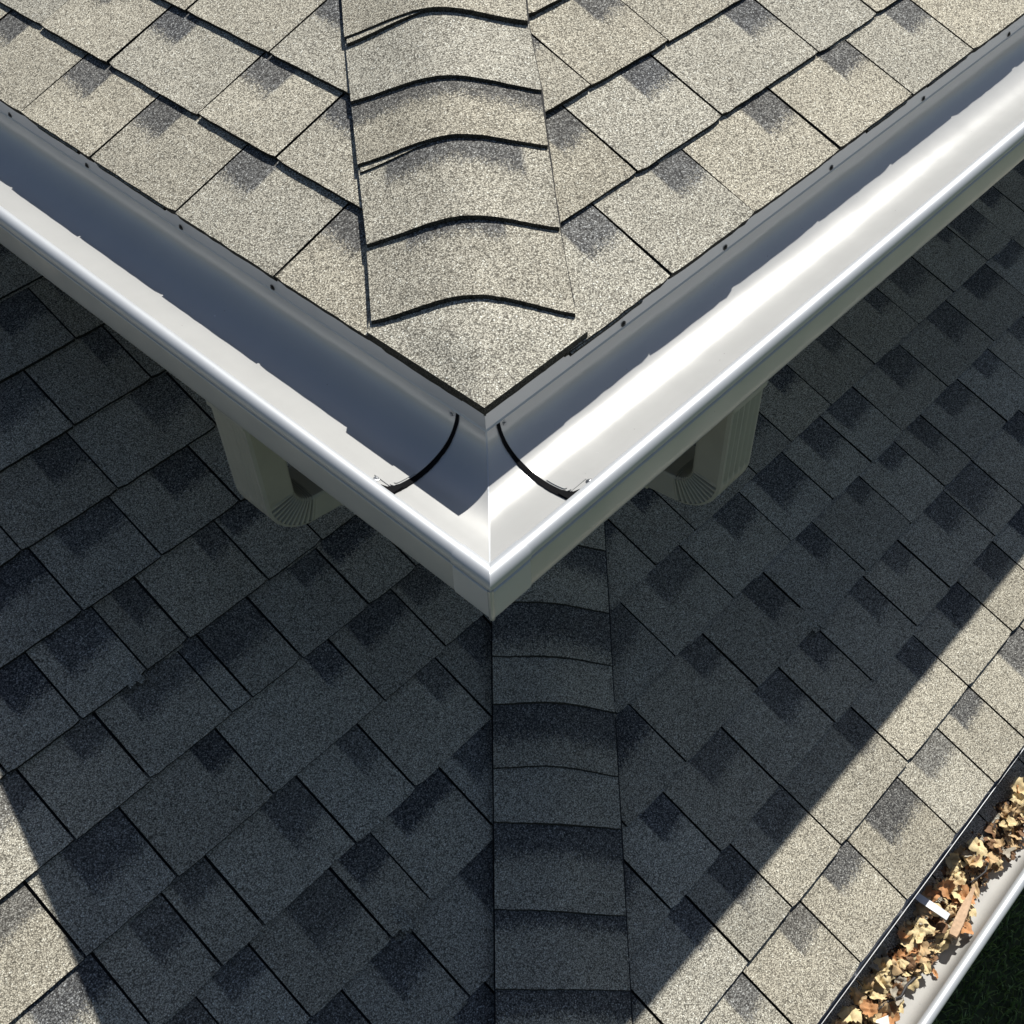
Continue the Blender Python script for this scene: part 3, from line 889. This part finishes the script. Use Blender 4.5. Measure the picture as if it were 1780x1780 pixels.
LM = [leaf_mat("leaf_yellow", (.58, .43, .20), (.80, .66, .40)), leaf_mat("leaf_tan", (.42, .28, .14), (.66, .47, .26)),
      leaf_mat("leaf_orange", (.40, .17, .06), (.62, .32, .14)), leaf_mat("leaf_brown", (.12, .06, .03), (.28, .15, .07)),
      leaf_mat("leaf_grey", (.26, .23, .18), (.48, .43, .35))]
LN = ['pale yellow', 'tan', 'rusty orange', 'dark brown', 'grey weathered']
def leaf_mesh(r, kind):
    """curled leaf: fan grid with lobed or toothed outline; long axis x, size 1"""
    nr, na = 5, 28
    lob = r.choice((0, 3, 5)) if kind != 'long' else 0
    asp = r.uniform(.55, .85) if kind != 'long' else r.uniform(.25, .4)
    cu, cv = r.uniform(-1.8, 1.8), r.uniform(0.6, 2.6) * r.choice((-1, 1))
    tear = r.uniform(0, 2 * math.pi)
    ph = [r.uniform(0, 6) for _ in range(4)]
    v = [Vector((0, 0, 0))]
    def rad(a):
        base = 0.5 * (1 - .12 * math.cos(2 * a))
        if lob: base *= 1 - .26 * (0.5 + .5 * math.cos(lob * a + ph[0])) ** 1.3
        base *= 1 + .09 * math.sin(7 * a + ph[1]) + .07 * math.sin(13 * a + ph[2]) + r.uniform(-.06, .06)
        da = abs((a - tear + math.pi) % (2 * math.pi) - math.pi)
        if da < .5: base *= 0.72 + .28 * da / .5
        return base
    rads = [rad(2 * math.pi * i / na) for i in range(na)]
    for j in range(1, nr + 1):
        for i in range(na):
            a = 2 * math.pi * i / na
            q = rads[i] * j / nr
            x, y = q * math.cos(a), q * math.sin(a) * asp
            v.append(Vector((x, y, 0)))
    out = []
    for p in v:
        x, y = p.x, p.y
        z = cv * 0.55 * y * y + cu * .28 * x * x + .075 * math.sin(9 * x + ph[3]) * math.cos(8 * y + ph[0]) + .03 * math.sin(19 * x + 13 * y) - .10 * math.exp(-(y / .04) ** 2) * .4
        out.append(Vector((x, y, z)))
    f = []
    for i in range(na): f.append((0, 1 + i, 1 + (i + 1) % na))
    for j in range(nr - 1):
        for i in range(na):
            a, b = 1 + j * na + i, 1 + j * na + (i + 1) % na
            f.append((a, a + na, b + na, b))
    return out, f
protos = {}
rl = random.Random(77)
for mi in range(5):
    for var in range(5):
        v, f = leaf_mesh(rl, 'long' if var == 4 else 'wide')
        me = bpy.data.meshes.new('dry_leaf'); me.from_pydata([tuple(q) for q in v], [], f); me.materials.append(LM[mi])
        for p in me.polygons: p.use_smooth = True
        protos[(mi, var)] = me
def leaf_front(x):   # how far the pile reaches towards the lip
    return -0.647 - 0.010 * math.sin(x * 21) - .008 * math.sin(x * 47 + 1)
def place_leaf(x, y, z, size, mi, var, tilt, label):
    o = bpy.data.objects.new('dry_leaf', protos[(mi, var)])
    col.objects.link(o)
    o.location = (x, y, z)
    o.scale = (size, size, size)
    o.rotation_euler = (rl.uniform(-tilt, tilt), rl.uniform(-tilt, tilt), rl.uniform(0, 6.28))
    tag(o, label, 'leaf', 'dry leaves lying in the lower gutter')
    return o
nl = 0
for i in range(270):
    x = -0.05 + 1.13 * (i + rl.random()) / 270
    y1 = leaf_front(x)
    y = y1 + (GY - .018 - y1) * rl.random() ** 1.15
    if x > 0.86 and y > -0.598: y = rl.uniform(-.652, -.60)
    dens = 1.0
    mi = rl.choices((0, 1, 2, 3, 4), (38, 26, 11, 13, 12))[0]
    base = max(-1.292, -1.281 + (y + .628) * tl + .006) if y > -.63 else -1.292
    base = min(base, -1.262)
    z = base + .008 + .026 * rl.random() * min(1, (y - y1) / .03 + .3)
    size = rl.uniform(.025, .060)
    if mi == 3: size *= .8
    where = 'near the shaded eave side' if y > -.6 else ('in the sunlit middle' if y > -.632 else 'at the bare edge')
    shape = 'narrow curled' if True and (i % 5 == 4) else 'crumpled broad'
    var = 4 if i % 5 == 4 else rl.randrange(4)
    place_leaf(x, y, z, size, mi, var, .75, '%s %s dry leaf %s of the gutter' % (LN[mi], shape, where))
# a few distinct larger leaves
place_leaf(.735, -.626, -1.248, .060, 2, 1, .2, 'largest rusty orange leaf beside the wood splinter in the gutter')
place_leaf(.775, -.636, -1.250, .050, 1, 4, .2, 'curled tan leaf at the upper end of the wood splinter')
place_leaf(.560, -.592, -1.236, .062, 0, 2, .15, 'largest pale yellow leaf below the metal hanger strap')
place_leaf(.610, -.600, -1.240, .056, 0, 0, .2, 'yellow leaf tucked right against the metal hanger strap')
place_leaf(.400, -.640, -1.262, .056, 2, 3, .2, 'broad orange leaf at the bottom end of the pile')
place_leaf(.560, -.668, -1.292, .026, 2, 4, .15, 'small orange leaf alone on the bare gutter floor')
# crumbled litter bed
v, f = [], []
nx, ny = 150, 16
for i in range(nx + 1):
    x = -0.08 + 1.15 * i / nx
    for j in range(ny + 1):
        t = j / ny
        y1 = leaf_front(x) + .003
        y = y1 + (GY - .005 - y1) * t
        h = min(1, t * 5) * (.012 + .008 * math.sin(x * 60 + y * 90) * math.sin(x * 33)) + rl.uniform(0, .005)
        e = min(1, (1.07 - x) / .05)
        ledge = -1.281 + (y + .628) * tl
        b0_ = -1.300 if y < -.63 else min(max(-1.296, ledge - .004), -1.272)
        v.append(Vector((x, y, b0_ + h * max(0, e))))
for i in range(nx):
    for j in range(ny):
        a = i * (ny + 1) + j
        f.append((a, a + ny + 1, a + ny + 2, a + 1))
for _ in range(2600):    # crumbs
    x = rl.uniform(-.06, 1.09); y1 = leaf_front(x)
    y = y1 - .004 + (GY - .008 - y1) * rl.random()
    if x > .9 and y > -.6: continue
    z = -1.282 + rl.random() * .016 + max(0, min(.02, (y + .63) * tl))
    c = Vector((x, y, z)); s_ = rl.uniform(.0016, .0052)
    i0 = len(v)
    nrm = Vector((rl.uniform(-1, 1), rl.uniform(-1, 1), 1.2)).normalized(); t1 = nrm.orthogonal().normalized(); t2 = nrm.cross(t1)
    a0 = rl.uniform(0, 6)
    n = rl.choice((3, 4, 5))
    for q in range(n):
        a = a0 + 2 * math.pi * q / n
        v.append(c + (t1 * math.cos(a) + t2 * math.sin(a) * rl.uniform(.4, 1)) * s_)
    f.append(tuple(range(i0, i0 + n)))
def litter_mat():
    m, nt, b = new_mat("litter")
    tc = N(nt, "ShaderNodeTexCoord")
    vo = N(nt, "ShaderNodeTexVoronoi"); vo.inputs['Scale'].default_value = 190
    link(nt, tc.outputs['Object'], vo.inputs['Vector'])
    sp = N(nt, "ShaderNodeSeparateColor"); link(nt, vo.outputs['Color'], sp.inputs[0])
    rm = ramp(nt, [(0, (.03, .018, .010)), (.35, (.12, .06, .03)), (.6, (.26, .14, .06)), (.82, (.45, .30, .15)), (.95, (.62, .48, .28))], 'CONSTANT')
    link(nt, sp.outputs[0], rm.inputs[0]); link(nt, rm.outputs[0], b.inputs['Base Color'])
    b.inputs['Roughness'].default_value = .8
    return m
lit = obj('leaf_litter', v, f, litter_mat())
tag(lit, 'crumbled brown leaf litter lying under the dry leaves in the gutter', 'leaf litter'); lit['kind'] = 'stuff'
# wood splinter
M_WOOD = plain("bare_wood", (.62, .42, .27), .6, var=.18, scale=120)
v = []
p0, p1 = Vector((.735, -.650, -1.228)), Vector((.642, -.650, -1.240))
p0 = Vector((.757, -.634, -1.225)); p1 = Vector((.637, -.655, -1.245))
dv = (p1 - p0).normalized(); sdv = dv.cross(Vector((0, 0, 1))).normalized()
n = 14
for i in range(n + 1):
    t = i / n
    w = .0035 + .0075 * min(1, t * 1.8) - (.002 if i == n else 0) + rl.uniform(-.0006, .0006)
    c = p0.lerp(p1, t)
    for a, b in ((-1, -1), (1, -1), (1.0, .4), (.2, 1), (-.8, .7)):
        v.append(c + sdv * w * a + Vector((0, 0, .0045 * b)))
f = []
for i in range(n):
    for k in range(5): f.append((5 * i + k, 5 * i + (k + 1) % 5, 5 * i + 5 + (k + 1) % 5, 5 * i + 5 + k))
f += [(0, 1, 2, 3, 4), tuple(range(5 * n, 5 * n + 5))]
w_ = fix(obj('wood_splinter', v, f, M_WOOD)); tag(w_, 'pale pinkish wood splinter lying beside the metal hanger strap', 'wood piece')
# twigs
M_TWIG = plain("dark_twig", (.03, .028, .03), .6)
def twig(pts, rad, label):
    v, f = [], []
    for j, p in enumerate(pts):
        p = Vector(p); rr = rad * (1 - .5 * j / len(pts))
        d = (Vector(pts[min(j + 1, len(pts) - 1)]) - Vector(pts[max(0, j - 1)])).normalized()
        a_, b_ = d.orthogonal().normalized(), d.cross(d.orthogonal().normalized())
        for k in range(7): v.append(p + (a_ * math.cos(k * .8976) + b_ * math.sin(k * .8976)) * rr)
    for j in range(len(pts) - 1):
        for k in range(7): f.append((7 * j + k, 7 * j + (k + 1) % 7, 7 * j + 7 + (k + 1) % 7, 7 * j + 7 + k))
    f += [tuple(range(7)), tuple(range(7 * len(pts) - 7, 7 * len(pts)))]
    o = autosmooth(fix(obj('twig', v, f, M_TWIG)), 60)
    return tag(o, label, 'twig', 'twigs in the lower gutter')
twig([(.50, -.641, -1.248), (.47, -.636, -1.243), (.445, -.640, -1.244), (.41, -.622, -1.244), (.385, -.618, -1.25)], .0036, 'thick black twig across the leaves below the strap')
twig([(.845, -.628, -1.248), (.82, -.634, -1.243), (.80, -.630, -1.242), (.775, -.622, -1.246)], .0026, 'short dark twig above the wood splinter')
twig([(.54, -.678, -1.3005), (.527, -.676, -1.3003), (.516, -.674, -1.3008)], .0011, 'hair thin twig alone on the bare gutter floor')
# pale scrap
v, f = [], []
M_SCRAP = plain("pale_scrap", (.78, .74, .66), .5, var=.06)
for k, zz in ((0, 0), (1, .0012)):
    for x, y, z in ((.365, -.627, -1.243), (.392, -.640, -1.246), (.375, -.655, -1.248), (.352, -.648, -1.243), (.347, -.632, -1.240)): v.append(Vector((x, y, z + zz)))
f = [(0, 1, 2, 3, 4), (5, 6, 7, 8, 9)] + [(i, (i + 1) % 5, 5 + (i + 1) % 5, 5 + i) for i in range(5)]
tag(fix(obj('bark_scrap', v, f, M_SCRAP)), 'bright cream scrap on the leaves at the lower end of the pile', 'scrap')

# the gutter hangs at the lower eave
for o in list(bpy.data.objects):
    if o not in before and o.parent is None: o.location += Vector((0.09, 0.0075, -0.170))

# ================================================================== LAWN
def grass_mat(name, c1, c2):
    m, nt, b = new_mat(name)
    tc = N(nt, "ShaderNodeTexCoord")
    n1 = N(nt, "ShaderNodeTexNoise"); n1.inputs['Scale'].default_value = 25; n1.inputs['Detail'].default_value = 8
    link(nt, tc.outputs['Object'], n1.inputs['Vector'])
    rm = ramp(nt, [(0.35, c1), (0.65, c2)]); link(nt, n1.outputs[0], rm.inputs[0]); link(nt, rm.outputs[0], b.inputs['Base Color'])
    b.inputs['Roughness'].default_value = .7
    return m
GZ = -3.4
g = obj('lawn', [(-60, -60, GZ), (60, -60, GZ), (60, 60, GZ), (-60, 60, GZ)], [(0, 1, 2, 3)], grass_mat("lawn_soil", (.045, .062, .025), (.075, .10, .04)))
g['kind'] = 'structure'
v, f = [], []
for _ in range(26000):
    x, y = rl.uniform(-.2, 2.6), rl.uniform(-2.2, -.5)
    h, w, a = rl.uniform(.03, .07), rl.uniform(.002, .004), rl.uniform(0, 6.28)
    dx, dy = math.cos(a), math.sin(a)
    lx, ly = rl.uniform(-.03, .03), rl.uniform(-.03, .03)
    i0 = len(v)
    v += [(x - dx * w, y - dy * w, GZ), (x + dx * w, y + dy * w, GZ), (x + dx * w * .7 + lx * .4, y + dy * w * .7 + ly * .4, GZ + h * .6), (x - dx * w * .7 + lx * .4, y - dy * w * .7 + ly * .4, GZ + h * .6), (x + lx, y + ly, GZ + h)]
    f += [(i0, i0 + 1, i0 + 2, i0 + 3), (i0 + 3, i0 + 2, i0 + 4)]
gr = obj('grass', v, f, grass_mat("grass_blades", (.20, .30, .09), (.36, .46, .18)))
gr['kind'] = 'stuff'; tag(gr, 'short dark green lawn grass beyond the lower gutter', 'grass')
